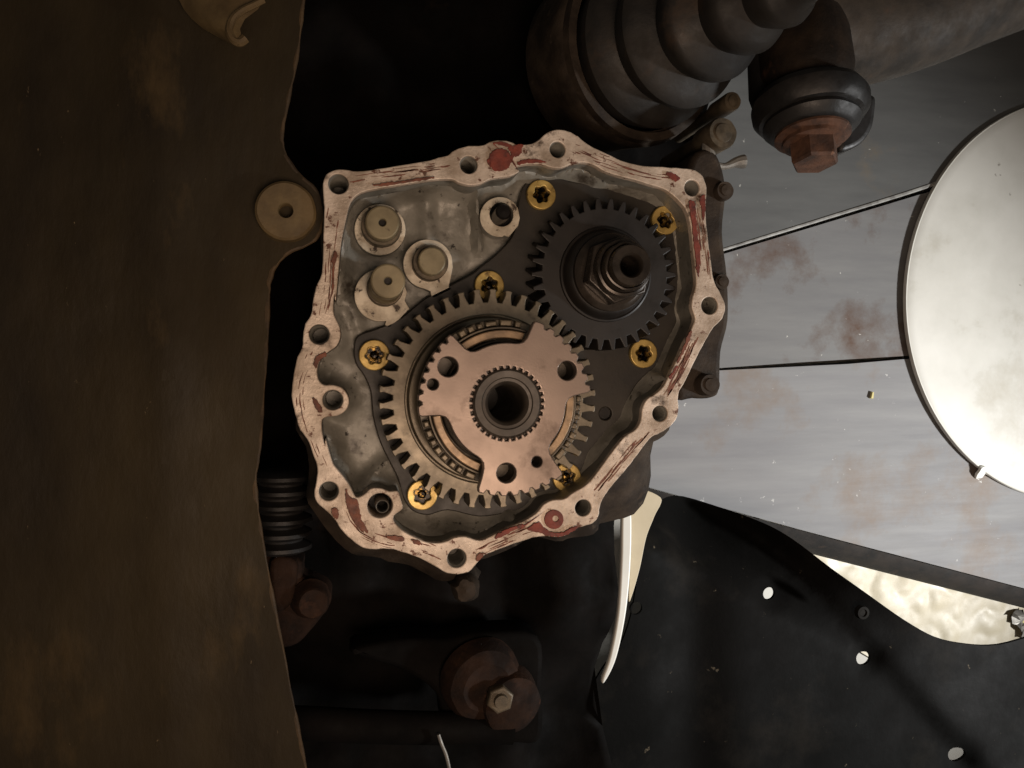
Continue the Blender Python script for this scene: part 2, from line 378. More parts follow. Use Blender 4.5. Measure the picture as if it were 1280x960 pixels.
# ================================================================== GEARBOX HOUSING
gb = thing('gearbox_housing', (0, 0, -.10), 'opened aluminium gearbox housing with red sealant on its bolt flange', 'gearbox')
outer = (Z(360, 150, [(135, 960), (150, 890), (180, 820), (187, 700), (193, 500), (190, 420), (187, 340), (205, 290), (255, 265), (310, 264), (370, 274), (480, 260), (640, 234), (760, 214), (800, 200), (850, 188), (890, 160), (960, 138), (1040, 134), (1075, 116), (1120, 108), (1185, 114)])
         + Z(630, 150, [(75, 132), (150, 124), (190, 102), (228, 68), (280, 52), (340, 58), (392, 86), (450, 130), (540, 175), (640, 220), (740, 243), (850, 250), (950, 256), (1020, 268), (1060, 300), (1080, 360), (1078, 430), (1076, 500), (1085, 600), (1100, 720), (1110, 800), (1125, 870)])
         + Z(630, 350, [(1160, 78), (1182, 140), (1165, 205), (1120, 250), (1088, 300), (1045, 380), (1000, 470), (962, 550), (930, 610), (932, 690), (918, 745), (870, 795), (820, 822)])
         + Z(600, 530, [(905, 80), (840, 165), (790, 230), (730, 300), (690, 350), (660, 392), (640, 440), (632, 495), (600, 530), (555, 545), (500, 562), (470, 590), (420, 604), (360, 600), (300, 602), (240, 620), (150, 650), (80, 678), (20, 702)])
         + Z(360, 530, [(1010, 742), (965, 788), (905, 802), (850, 796), (800, 770), (700, 714), (600, 680), (540, 666), (440, 668), (380, 650), (320, 602), (280, 560), (250, 510), (200, 460), (155, 420), (140, 370), (150, 310), (158, 240), (140, 180), (112, 100), (80, 50)])
         + Z(360, 350, [(60, 790), (40, 720), (22, 640), (22, 560), (36, 470), (50, 412), (75, 360), (80, 300), (92, 232), (122, 190)]))
inner = (Z(360, 150, [(255, 960), (270, 800), (285, 650), (310, 530), (335, 440), (390, 388), (500, 362), (640, 340), (760, 320), (870, 315), (910, 334), (970, 348), (1030, 340), (1080, 315), (1140, 305), (1190, 298), (1235, 272)])
         + Z(630, 150, [(60, 254), (110, 238), (200, 236), (240, 250), (300, 257), (360, 236), (420, 226), (480, 240), (540, 275), (620, 300), (700, 320), (780, 345), (850, 366), (900, 400), (940, 440), (966, 470), (986, 520), (1000, 600), (1010, 700), (1020, 800), (1024, 880), (1006, 945)])
         + Z(630, 350, [(1002, 150), (1018, 205), (1000, 260), (960, 340), (920, 430), (880, 510), (850, 568), (810, 606), (762, 638), (737, 690), (730, 750), (700, 800)])
         + Z(600, 530, [(775, 65), (720, 130), (660, 210), (610, 280), (560, 330), (500, 365), (450, 400), (390, 406), (340, 430), (300, 478), (230, 520), (150, 552), (80, 588), (0, 622)])
         + Z(360, 530, [(950, 602), (890, 606), (850, 625), (800, 635), (740, 630), (680, 606), (620, 575), (572, 530), (565, 490), (612, 452), (602, 400), (584, 358), (540, 360), (490, 342), (440, 346), (400, 380), (362, 390), (335, 340), (310, 300), (270, 250), (240, 210), (215, 130), (200, 80)])
         + Z(360, 350, [(196, 880), (180, 800), (182, 748), (210, 730), (260, 725), (304, 700), (325, 660), (320, 618), (290, 577), (240, 560), (192, 560), (162, 530), (156, 470), (180, 412), (220, 380), (260, 350), (280, 300), (275, 250), (256, 210), (242, 165), (246, 80)]))
outer = smooth_loop(outer, 3); inner = smooth_loop(inner, 3)
oW = [xy(a + .7 * noise.noise(Vector((a * .25, b * .25, 0))), b + .7 * noise.noise(Vector((a * .25, b * .25, 5))), 0) for a, b in outer]
iW = [xy(a, b, 0) for a, b in inner]
holes = [(423, 230, 12.5), (586, 206, 11), (697, 187, 10), (865, 235, 10), (887, 382, 11), (825, 517, 10), (729, 635, 10.5), (571, 698, 12), (411, 614, 12), (399, 418, 12.5), (416, 500, 12.5), (475, 632, 15.5)]
hl = [circle(*xy(a, b, 0), r * mpp(a, b, 0), 32) for a, b, r in holes]
link('flange', plate([oW, iW] + hl, -.030, 0, .0006, 2), M['flange'], gb, angle=40)
# inner skirt: wall from flange down to the cavity floor
def skirt(lp, z0, z1, s1=1.0):
    n = len(lp); V = [(a, b, z0) for a, b in lp] + [(a, b, z1) for a, b in lp]
    return mesh(V, [(i, (i + 1) % n, n + (i + 1) % n, n + i) for i in range(n)])
link('cavity_wall', skirt(iW, -.004, -.056), M['cast'], gb)
bpy.data.objects['cavity_wall'].data.transform(Matrix.Diagonal((.9985, .9985, 1, 1)))
# raised machined counterbore round each bolt hole, dark threaded bore below
for (a, b, r) in holes[:11]:
    c = at(a, b, 0); rr = r * mpp(a, b, 0)
    prof = [(rr * 1.0, -.0015)]
    for k in range(14): prof += [(rr * .93, -.003 - k * .0016), (rr * .86, -.0038 - k * .0016)]
    prof += [(rr * .8, -.028), (0, -.0285)]
    link('bolt_hole', lathe(prof, c, n=28, cap=False), M['cast'], gb)
# cavity floor with ribs
FZ = -.031
ribs = [(533, 232, 536, 300, 9, .006), (528, 250, 524, 330, 14, .003), (592, 236, 597, 312, 5, .011), (560, 240, 566, 320, 16, .004), (440, 310, 520, 312, 6, -.003), (445, 400, 520, 405, 14, .004),
        (440, 612, 482, 576, 7, .010), (440, 470, 466, 500, 18, .003), (420, 452, 440, 455, 14, .006), (415, 540, 425, 600, 10, .006), (520, 660, 620, 660, 22, .006), (632, 640, 630, 665, 5, .016),
        (500, 300, 506, 320, 8, -.004), (640, 214, 660, 230, 10, .008), (700, 215, 740, 228, 12, .010), (770, 232, 850, 262, 12, .008), (858, 280, 866, 380, 9, .008), (866, 380, 820, 470, 8, .012),
        (815, 480, 740, 570, 14, .010), (808, 470, 826, 492, 5, .018), (770, 545, 740, 580, 6, .010), (600, 345, 560, 370, 10, -.004), (452, 428, 440, 380, 8, .005), (430, 270, 432, 380, 9, .006), (450, 252, 600, 228, 8, .006)]
def floor_z(P):
    zz = FZ + .0016 * nz(P, 60, 2) + .0006 * nz(P, 260, 4)
    for x0, y0, x1, y1, wd, h in ribs:
        d = segdist(P, xy(x0, y0, FZ), xy(x1, y1, FZ)) / (wd * mpp(640, 480, FZ))
        zz = zz + .75 * h * np.exp(-d ** 2 * .9) * (1 / (1 + np.exp((d - 1.6) * 6)))
    d = loopdist(P, iW)
    zz = zz + .010 * np.exp(-(d / .004) ** 1.3)
    return zz
fl = [tuple(Vector(p) * 1.004) for p in iW]
link('casing_floor', sheet([fl], .0019, floor_z), M['cast'], gb)
# outside body below the flange
cen = Vector(xy(625, 440, 0)); ring = [Vector(p) for p in oW][::2]; n = len(ring)
V = []; F = []; lv = [(-.010, .0), (-.026, .35), (-.045, .85), (-.065, 1.0), (-.10, .9), (-.17, .6)]
for z, k in lv:
    for p in ring:
        d = p - cen; a = math.degrees(math.atan2(d.y, d.x))
        def bump(c, wd): return math.exp(-(((a - c + 180) % 360 - 180) / wd) ** 2)
        off = -.004 + .0135 + k * (.044 * bump(-44, 17) + .010 * bump(-90, 40) + .012 * bump(-120, 22) + .006 * bump(10, 40) - .010 * bump(135, 60) - .008 * bump(180, 30) - .012)
        off -= .0115 if k == 0 else 0
        q = p + d.normalized() * (off + (.0035 * noise.noise(Vector((p.x * 60, p.y * 60, z * 60))) if k else 0) - (.0 if k else .0))
        V.append((q.x, q.y, z))
for k in range(len(lv) - 1):
    for i in range(n): F.append((k * n + i, k * n + (i + 1) % n, (k + 1) * n + (i + 1) % n, (k + 1) * n + i))
link('casing_body', mesh(V, F), M['castdark'], gb)
# side cover with bolts at the right
sc = [(866, 196), (890, 186), (903, 205), (909, 240), (905, 290), (911, 345), (912, 400), (903, 440), (901, 486), (892, 497), (868, 498), (846, 492), (850, 400), (852, 260)]
link('side_cover', plate([[xy(a, b, -.035) for a, b in smooth_loop(sc, 4)]], -.11, -.035, .004, 2), M['castdark'], gb)
for (a, b, r, z, m) in [(904, 166, 20, -.03, 'bolt'), (916, 126, 12, -.045, 'bolt'), (907, 238, 12, -.03, 'castdark'), (903, 352, 10, -.03, 'castdark'), (888, 481, 14, -.026, 'castdark')]:
    c = at(a, b, z); rr = r * mpp(a, b, z)
    body = lathe([(0, .0015), (rr * .55, .001), (rr * .62, 0), (rr * .93, 0), (rr, -.002), (rr * 1.0, -.022), (rr * .7, -.03), (rr * .7, -.08)], c, (.05, .02, 1), n=24, cap=False, wob=.03)
    link('cover_bolt', body, M[m], gb)
hk = [at(a, b, -.04) for a, b in smooth_loop([(884, 178), (886, 196), (893, 206), (906, 208), (920, 203), (930, 202)], 4, False)]
link('hook_bracket', tube(hk, [.0035 + .0012 * math.sin(i * .4) for i in range(len(hk))], 10), M['bracket'], gb)
# drips below the bottom lug
c = at(582, 735, -.02)
link('casting_lug', lathe([(0, .010), (.006, .008), (.009, 0), (.008, -.02), (.011, -.05)], c, (-.1, .1, 1), n=18, cap=False, wob=.25), M['castdark'], gb)
link('casting_lug', lathe([(0, .010), (.008, .008), (.0095, 0), (.010, -.03), (.014, -.06)], at(788, 608, -.045), (.0, .0, 1), n=20, cap=False, wob=.2), M['castdark'], gb)
# bosses in the cavity
def boss(px, z, bz=-.05, holes_=()):
    c = [xy(a, b, z) for a, b in px]
    hh = [circle(*xy(a, b, z), r * mpp(a, b, z), 28) for a, b, r in holes_]
    top = plate([c] + hh, z - .0012, z, .0004, 2)
    body = plate([[tuple(Vector(p)) for p in c]] + hh, bz, z - .0013, .0003, 1)
    link('boss', join([top, body], [0, 1]), [M['boss'], M['cast']], gb)
def disc_px(cx, cy, r, extra=()):
    return circle(cx, cy, r, 40)
boss(circle(475, 287, 32, 44), -.0225)
boss([p for p in circle(535, 330, 31, 60) if not (p[0] > 548 and p[1] > 345)][:] and
     [(535 + 31 * math.cos(t), 330 + 31 * math.sin(t)) for t in np.linspace(R(100), R(345) + .0, 44)] + [(566, 334), (563, 350), (561, 358), (566, 361), (542, 373), (539, 370), (538, 364)], -.0235)
boss([(476 + 33 * math.cos(t), 369 + 33 * math.sin(t)) for t in np.linspace(R(78), R(330), 44)] + [(509, 366), (506, 376), (512, 386), (498, 400), (486, 410), (481, 406)], -.0235)
boss([(625 + 25 * math.cos(t), 271 + 25 * math.sin(t)) for t in np.linspace(R(80), R(335), 40)] + [(650, 272), (648, 282), (636, 296), (630, 294)], -.021, holes_=[(627, 268, 15)])
c = at(630, 264, -.008)
link('locating_pin', lathe([(0, 0), (.0038, -.0003), (.0048, -.0015), (.0048, -.03)], c, (.05, .1, 1), n=24, cap=False), M['pin'], gb)
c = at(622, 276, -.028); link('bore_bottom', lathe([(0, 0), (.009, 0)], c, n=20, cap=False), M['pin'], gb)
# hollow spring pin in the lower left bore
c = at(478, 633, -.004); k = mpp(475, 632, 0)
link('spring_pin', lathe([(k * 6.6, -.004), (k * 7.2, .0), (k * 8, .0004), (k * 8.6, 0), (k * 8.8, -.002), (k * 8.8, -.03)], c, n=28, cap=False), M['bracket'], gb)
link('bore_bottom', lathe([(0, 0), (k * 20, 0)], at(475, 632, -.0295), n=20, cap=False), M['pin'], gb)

# red sealant plugs, smears and scraped lines
SM = [0]
def smear(px, z0, m='sealant', h=.0007, name='sealant_smear'):
    SM[0] += 1; z0 = z0 + .00003 * SM[0]; h = h + .00002 * SM[0]
    lp = smooth_loop(px, 9)
    lp = [(a + 1.3 * noise.noise(Vector((a * .35, b * .35, 9))) + .8 * noise.noise(Vector((a * 1.1, b * 1.1, 4))), b + 1.3 * noise.noise(Vector((a * .35, b * .35, 2))) + .8 * noise.noise(Vector((a * 1.1, b * 1.1, 7)))) for a, b in lp]
    lp = [xy(a, b, z0) for a, b in lp]
    link(name, plate([lp], z0 + .0001, z0 + h, h * .3, 1), M[m], gb)
smear(circle(625, 200, 14, 18), 0, 'sealant', .0012, 'sealant_plug')
c0 = circle(692, 649, 12, 18)
link('sealant_plug', plate([[xy(a, b, 0) for a, b in smooth_loop(c0, 2)], circle(*xy(694, 648, 0), .0019, 12)], .0001, .0011, .0003, 1), M['sealant'], gb)
smear(Z(360, 150, [(1060, 222), (1090, 262), (1120, 275), (1155, 262), (1130, 240), (1080, 205)]), .0003)
smear(Z(360, 150, [(1090, 122), (1150, 118), (1200, 140), (1240, 145), (1245, 175), (1215, 200), (1190, 180), (1180, 150), (1130, 135)]), .0002)
smear(Z(630, 150, [(20, 150), (60, 135), (100, 130), (92, 160), (60, 185), (45, 215), (25, 220), (38, 180)]), .0002)
smear(Z(630, 150, [(70, 225), (120, 210), (190, 214), (225, 226), (180, 230), (110, 232), (75, 242)]), .0002)
smear(Z(630, 150, [(985, 440), (1010, 435), (1020, 470), (1030, 600), (1045, 700), (1040, 820), (1028, 820), (1016, 700), (1000, 560)]), .0002)
smear(Z(630, 150, [(1040, 420), (1068, 400), (1072, 470), (1060, 540), (1050, 470)]), .0002)
smear(Z(630, 150, [(860, 280), (900, 285), (935, 310), (915, 330), (880, 310)]), .0002)
smear(Z(630, 350, [(985, 280), (1000, 275), (985, 330), (950, 400), (930, 440), (920, 435), (945, 380)]), .0002, 'sealdark')
smear(Z(630, 350, [(915, 460), (922, 470), (890, 525), (880, 515)]), .0002)
smear(Z(360, 530, [(310, 345), (330, 390), (365, 400), (380, 440), (395, 510), (428, 575), (400, 570), (350, 520), (318, 450), (305, 390)]), .0002, 'sealdark')
smear(Z(360, 530, [(232, 455), (262, 448), (272, 480), (262, 505), (240, 490)]), .0002, 'sealdark')
smear(Z(360, 530, [(525, 598), (580, 598), (615, 606), (605, 625), (550, 612)]), .0002, 'sealdark')
smear(Z(360, 530, [(655, 618), (690, 620), (715, 640), (690, 645)]), .0002, 'sealdark')
smear(Z(360, 530, [(1005, 700), (1030, 685), (1040, 700), (1020, 725), (1005, 728)]), .0002, 'sealdark')
smear(Z(360, 530, [(1110, 588), (1150, 565), (1220, 540), (1240, 542), (1190, 572), (1120, 608)]), .0002)
smear(Z(600, 530, [(80, 600), (140, 560), (220, 535), (232, 545), (160, 575), (90, 612)]), .0002)
smear(Z(600, 530, [(250, 560), (310, 520), (335, 545), (380, 575), (440, 575), (500, 545), (515, 555), (470, 585), (400, 600), (320, 580)]), .0002)
smear(Z(360, 350, [(150, 410), (195, 385), (205, 400), (170, 430), (150, 470), (138, 450)]), .0002, 'sealdark')
smear(Z(360, 350, [(130, 630), (150, 640), (170, 665), (185, 700), (165, 705), (145, 680)]), .0002, 'sealdark')
smear(Z(360, 150, [(450, 352), (520, 335), (640, 322), (770, 302), (765, 316), (640, 334), (520, 352)]), .0002, 'sealdark')
smear(Z(360, 150, [(235, 740), (250, 700), (262, 720), (248, 800), (245, 900), (232, 900), (236, 830)]), .0002, 'sealdark')
# scraped residue lines running along the flange
paths = [([(436, 219), (480, 213), (530, 207), (562, 202)], 9), ([(419, 255), (411, 310), (408, 360), (402, 395)], 8), ([(391, 440), (375, 480), (377, 520), (390, 560), (404, 592)], 10),
         ([(428, 630), (446, 662), (480, 680), (520, 685), (552, 697)], 11), ([(595, 693), (640, 672), (672, 660)], 7), ([(745, 615), (780, 572), (810, 538)], 4), ([(832, 495), (855, 455), (876, 408)], 4),
         ([(715, 186), (760, 203), (810, 218), (845, 222)], 7), ([(868, 255), (876, 300), (882, 350)], 7)]
def offset_streak(pts, wpx):
    q = smooth_loop(pts, 12, False); L = len(q)
    i0 = random.randint(0, max(0, L - 8)); ln = random.randint(3, 10); seg = q[i0:i0 + ln]
    if len(seg) < 3: return
    off = random.uniform(-1, 1) * wpx; hw = random.uniform(.25, .9); A = []; B = []
    for i, p in enumerate(seg):
        t = Vector(seg[min(i + 1, len(seg) - 1)]) - Vector(seg[max(i - 1, 0)]); nn = Vector((-t.y, t.x)).normalized()
        o = off + .9 * noise.noise(Vector((p[0] * .1, p[1] * .1, off))); w2 = hw * (0.3 + math.sin(math.pi * (i + .3) / (len(seg)))) * random.uniform(.6, 1.2)
        A.append(tuple(Vector(p) + nn * (o + w2))); B.append(tuple(Vector(p) + nn * (o - w2)))
    lp = [xy(a, b, 0) for a, b in A + B[::-1]]
    if not (inside(lp, [oW, iW]).all() and loopdist(np.array(lp), oW).min() > .0004): return
    return plate([lp], .00004, .0002, .00004, 0)
ms = []
for pts, wd in paths:
    for _ in range(20):
        me = offset_streak(pts, wd)
        if me: ms.append(me)
o = link('sealant_residue', join(ms), M['sealdark'], gb, smooth=False); o['kind'] = 'stuff'

# bearing retainer plate with its screws
RZ = -.0235
ret = [(660, 226), (690, 221), (720, 228), (760, 232), (800, 245), (822, 250), (845, 256), (855, 275), (849, 300), (851, 340), (848, 400), (834, 430), (828, 455), (808, 468), (790, 490), (772, 535), (752, 566), (734, 590), (728, 612), (705, 624), (680, 632),
       (640, 640), (600, 646), (560, 638), (535, 644), (515, 638), (503, 620), (497, 598), (484, 572), (474, 550), (466, 520), (463, 490), (455, 470), (445, 455), (442, 437), (447, 420), (470, 411), (500, 398), (530, 374), (560, 358), (590, 342), (602, 332), (620, 318), (640, 296), (646, 272), (650, 245)]
rp = plate([[xy(a, b, RZ) for a, b in smooth_loop(ret, 4)], circle(*xy(757, 517, RZ), 8 * mpp(757, 517, RZ), 24)], RZ - .010, RZ, .0008, 2)
link('plate_bore', lathe([(0, 0), (.006, 0)], at(757, 517, RZ - .003), n=16, cap=False), M['pin'], gb)  # black disc added in the plate hole as its shade
retainer = link('bearing_retainer', rp, M['retainer'], gb)
def screw_mesh(r):
    # torx head: outer ring with a six-lobed recess
    lob = []
    for i in range(36):
        a = 2 * math.pi * i / 36; q = r * (.55 + .07 * math.cos(6 * a)); lob.append((q * math.cos(a), q * math.sin(a)))
    head = plate([circle(0, 0, r, 40), lob], -.004, 0, .0006, 2)
    prof = [(0, -.0022), (r * .16, -.0024), (r * .3, -.0037), (r * .64, -.0036)]
    rec = lathe(prof, (0, 0, 0), n=18, cap=False, wob=.2)
    return join([head, rec], [0, 1])
scr = None
for (a, b, r, z, an) in [(677, 243, 18.5, RZ + .0042, .2), (832, 275, 18.5, RZ + .0042, 1.), (612, 357, 18.5, RZ + .0042, .5), (468, 444, 19.5, RZ + .0042, .1), (805, 442, 18.5, RZ + .0042, .9), (528, 619, 19.5, RZ + .0042, .6), (709, 597, 17, RZ + .0042, .3)]:
    c = at(a, b, z)
    if scr is None:
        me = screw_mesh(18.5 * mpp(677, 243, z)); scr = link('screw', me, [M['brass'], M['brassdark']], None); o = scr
    else:
        o = scr.copy(); COL.objects.link(o)
    o.parent = retainer; o.location = c - wloc(retainer); o.rotation_euler = (0, 0, an)

# ================================================================== SHIFT RODS
def shift_rod(px, py, z, r, label, hole=True, sleeve=1.14, ztop=-.018):
    c = at(px, py, z); k = mpp(px, py, z); rr = r * k
    t = thing('shift_rod', (c.x, c.y, -.010), label, 'rod', 'rod ends in the upper left corner of the gearbox')
    H = z + .05
    prof = ([(0, -.004), (rr * .2, -.004), (rr * .22, -.0004), (rr * .26, 0)] if hole else [(0, 0), (rr * .5, 0)]) + [(rr * .88, 0), (rr * .96, -.0004), (rr, -.0014), (rr, -.012), (rr * .97, -.0125), (rr * .97, -.0135), (rr, -.014), (rr, -H)]
    link('rod', lathe(prof, c, n=48, cap=False), M['rod'], t)
    if hole: link('centre_hole', lathe([(0, .0003), (rr * .22, .0003)], c - Vector((0, 0, .0032)), n=16, cap=False), M['pin'], t)  # black disc set in the hole, painting its inner shade
    b = Vector((c.x, c.y, ztop)); R2 = rr * sleeve
    link('collar', lathe([(rr * 1.01, .001), (R2 * .97, .001), (R2, 0), (R2, -.008)], b, n=40, cap=False), M['bolt'], t)
shift_rod(478, 278, -.004, 21.5, 'round rod end with centre hole, topmost and nearest the flange corner', True, 1.2, -.0145)
shift_rod(540, 326, -.008, 17.5, 'plain solid rod end without a hole, rightmost of the three', False, 1.3, -.016)
shift_rod(485, 351, .026, 22, 'tall rod end with centre hole, lowest of the three, above the gear', True, 1.12, -.012)

# ================================================================== LARGE GEAR
GC = (613, 499); gz = .0
ga = at(*GC, gz); kk = mpp(*GC, gz)
lg = thing('large_gear', (ga.x, ga.y, -.03), 'large steel gear wheel with three-lobed copper-tinted plate on its hollow shaft', 'gear')
def gear_loop(c, rt, rr, n, ph=0.0, tipw=.16, rootw=.62):
    out = []
    for i in range(n):
        a = ph + 2 * math.pi * i / n; s = 2 * math.pi / n
        for (r, t) in [(rr, -.5), (rr * 1.0, -rootw / 2), (rr + (rt - rr) * .35, -.245), (rr + (rt - rr) * .7, -.175), (rt - (rt - rr) * .06, -tipw * .72), (rt, -tipw * .4), (rt, tipw * .4), (rt - (rt - rr) * .06, tipw * .72), (rr + (rt - rr) * .7, .175), (rr + (rt - rr) * .35, .245), (rr * 1.0, rootw / 2)]:
            out.append((c.x + r * math.cos(a + t * s), c.y + r * math.sin(a + t * s)))
    return out
def twist(me, c, z1, rate):
    for v in me.vertices:
        a = (v.co.z - z1) * rate; x, y = v.co.x - c.x, v.co.y - c.y
        v.co.x = c.x + x * math.cos(a) - y * math.sin(a); v.co.y = c.y + x * math.sin(a) + y * math.cos(a)
gl = gear_loop(ga, 137.5 * kk, 121 * kk, 42, .05, .30, .70)
me = plate([gl, circle(ga.x, ga.y, 106 * kk, 96)], gz - .020, gz, .0005, 2)
link('gear_teeth', me, M['gear'], lg, angle=30)
link('gear_web', lathe([(106.5 * kk, gz - .001), (105.5 * kk, gz - .0022), (103.8 * kk, gz - .0022), (102.5 * kk, gz + .0002), (101 * kk, gz + .0012), (95 * kk, gz + .0016), (90 * kk, gz + .0006), (87 * kk, gz - .002), (85 * kk, gz - .006), (60 * kk, gz - .007)], (ga.x, ga.y, 0), n=96, cap=False), M['gearweb'], lg)
# plate plane found from the shaft axis
PC = (634, 500); pz = .040
for i in range(40):
    if at(*PC, pz).x > ga.x: pz += .001
    else: break
pz = max(.025, min(.050, pz))
pa = Vector((ga.x, ga.y, pz)); pk = mpp(*PC, pz)
rnd = lambda a: a
def plate_outline():
    lobes = [(7, 71.5, 109.5), (129, 188, 111), (251, 309, 116)]
    pts = []
    for li, (a0, a1, ro) in enumerate(lobes):
        # toothed outer edge
        nt = 8; st = (a1 - a0) / nt
        pts.append((86, a0 - 1.5)); pts.append((98, a0 - .5)); pts.append((ro - 4, a0 - .2)); pts.append((ro, a0 + .8))
        for i in range(nt):
            b = a0 + i * st
            pts += [(ro + .5, b + st * .12), (ro + .5, b + st * .55)]
            if i < nt - 1: pts += [(ro - 2.2, b + st * .66), (ro - 4.4, b + st * .74), (ro - 4.4, b + st * .92), (ro - 2.2, b + st * 1.0)]
        pts.append((ro, a1 - .8)); pts.append((ro - 4, a1 + .2)); pts.append((98, a1 + .5)); pts.append((86, a1 + 1.5))
        na = lobes[(li + 1) % 3][0] + (360 if li == 2 else 0)
        pts += [(80, a1 + 3.5), (77, a1 + 7)]
        for a in np.linspace(a1 + 11, na - 11, 9): pts.append((76, a))
        pts += [(77, na - 7), (80, na - 3.5)]
    return [(pa.x + r * pk * math.cos(R(a)), pa.y + r * pk * math.sin(R(a))) for r, a in pts]
def spline_hole(c, r0, r1, n):
    out = []
    for i in range(n):
        s = 2 * math.pi / n
        for rr_, t in ((r0, -.30), (r0, .12), (r1, .22), (r1, .60)): out.append((c.x + rr_ * pk * math.cos((i + t) * s), c.y + rr_ * pk * math.sin((i + t) * s)))
    return out
hp = [spline_hole(pa, 43.2, 47.0, 34)]
bores = [(560, 454, 12.2), (709, 459, 12.2), (633, 587, 12.2), (541, 476, 6.6), (671, 573, 6.8)]
sx = pa - at(*PC, pz)
def pxy(a, b): v = at(a, b, pz) + sx; return (v.x, v.y)
for a, b, r in bores: hp.append(circle(*pxy(a, b), r * pk, 28))
link('lobed_plate', plate([plate_outline()] + hp, pz - .006, pz, .0006, 2), M['clutch'], lg, angle=30)
for a, b, r in bores:
    q = pxy(a, b)
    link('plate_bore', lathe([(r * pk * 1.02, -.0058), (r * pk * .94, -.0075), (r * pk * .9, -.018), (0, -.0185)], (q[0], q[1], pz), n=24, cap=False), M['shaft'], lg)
# synchro ring segments under the plate
def ann(r0, r1, a0, a1, z0, z1, bev=.0004):
    A = [(pa.x + r1 * pk * math.cos(R(a)), pa.y + r1 * pk * math.sin(R(a))) for a in np.linspace(a0, a1, max(3, int((a1 - a0) / 3)))]
    B = [(pa.x + r0 * pk * math.cos(R(a)), pa.y + r0 * pk * math.sin(R(a))) for a in np.linspace(a1, a0, max(3, int((a1 - a0) / 3)))]
    return plate([A + B], z0, z1, bev, 2)
link('hub', lathe([(78 * pk, pz - .007), (79.5 * pk, pz - .0075), (80 * pk, pz - .010), (80.5 * pk, gz - .006)], (pa.x, pa.y, 0), n=80, cap=False), M['shaft'], lg)
link('hub_flange', plate([circle(pa.x, pa.y, 108 * pk, 90), circle(pa.x, pa.y, 70 * pk, 60)], pz - .024, pz - .018, .0008, 2), M['gearrec'], lg)
for a0, a1 in ((73, 127), (190, 249), (311, 365)):
    link('synchro_ring', ann(82.5, 93, a0, a1, pz - .016, pz - .0085, .0006), M['synchro'], lg)
    link('synchro_ring', ann(94.2, 97.5, a0 - 2, a1 + 2, pz - .018, pz - .011, .0004), M['gearrec'], lg)
    a = a0 + 3
    while a < a1 - 4:
        wdt = random.choice((4.2, 5.0, 8.5, 4.6))
        z1 = pz - .0105 - random.choice((0, .0012, .003))
        link('dog_tooth', ann(98.5, 107 - random.random() * 2, a, min(a1, a + wdt), pz - .02, z1, .0008), M['gearweb'], lg); a += wdt + 2.4
sh = link('hollow_shaft', lathe([(44.6 * pk, -.006), (44.6 * pk, -.0012), (43.4 * pk, -.0003), (41 * pk, .0006), (33 * pk, .0004), (31.5 * pk, -.0002), (28 * pk, -.0004), (25 * pk, -.0016), (23 * pk, -.0045), (22 * pk, -.010), (21.5 * pk, -.05), (20 * pk, -.13), (0, -.131)], pa, n=72, cap=False), M['shaft'], lg)
ms = []
for i in range(34):
    a = (i + .41) * 2 * math.pi / 34
    ms.append(plate([[(pa.x + rr_ * pk * math.cos(a + t), pa.y + rr_ * pk * math.sin(a + t)) for rr_, t in ((44, -.036), (46.4, -.02), (46.4, .02), (44, .036))]], pz - .008, pz - .002, .0001, 0))
link('spline_teeth', join(ms), M['shaft'], lg)

# ================================================================== SMALL DARK GEAR WITH LOCK NUT
ia = at(757, 343, -.006); ik = mpp(757, 343, -.006)
ig = thing('small_gear', (ia.x, ia.y, -.03), 'dark blackened smaller gear with stacked lock nut on its shaft end', 'gear')
me = plate([gear_loop(ia, 95 * ik, 82 * ik, 34, .02, .2), circle(ia.x, ia.y, 30 * ik, 40)], -.024, -.006, .0006, 2)
twist(me, ia, -.006, 6.0)
link('gear_teeth', me, M['input'], ig, angle=30)
link('gear_hub', lathe([(60 * ik, -.0062), (59 * ik, -.0045), (57 * ik, -.004), (55.5 * ik, -.0045), (54 * ik, -.002), (52 * ik, .0004), (48 * ik, .0022), (44 * ik, .0028)], (ia.x, ia.y, 0), n=80, cap=False), M['input'], ig)
link('washer', lathe([(47.5 * ik, .001), (47.5 * ik, .006), (44.5 * ik, .0075), (41 * ik, .0085), (30 * ik, .0085)], (ia.x, ia.y, 0), n=64, cap=False), M['nut'], ig)
def hexprof(rad, z0, z1, rot_):
    return plate([hexagon(ia.x, ia.y, rad, rot_), circle(ia.x, ia.y, 20 * ik, 40)], z0, z1, .0012, 3)
link('lock_nut', hexprof(41.5 * ik, .0087, .020, .35), M['nut'], ig, angle=50)
link('nut_collar', lathe([(34 * ik, .020), (34 * ik, .0245), (32.6 * ik, .0265), (30 * ik, .027), (28.5 * ik, .0255), (27.5 * ik, .0255)], (ia.x, ia.y, 0), n=64, cap=False, wob=.03), M['nut'], ig)
link('staked_collar', lathe([(29 * ik, .0255), (29 * ik, .031), (27.4 * ik, .0335), (25.5 * ik, .0338), (24.5 * ik, .032)], (ia.x, ia.y, 0), n=64, cap=False, wob=.05), M['nut'], ig)
link('shaft_end', lathe([(24.2 * ik, .02), (24.2 * ik, .036), (22.6 * ik, .038), (14.5 * ik, .0382), (12.5 * ik, .037), (11.6 * ik, .034), (11.2 * ik, -.02), (0, -.021)], (ia.x, ia.y, 0), n=56, cap=False), M['nut'], ig)

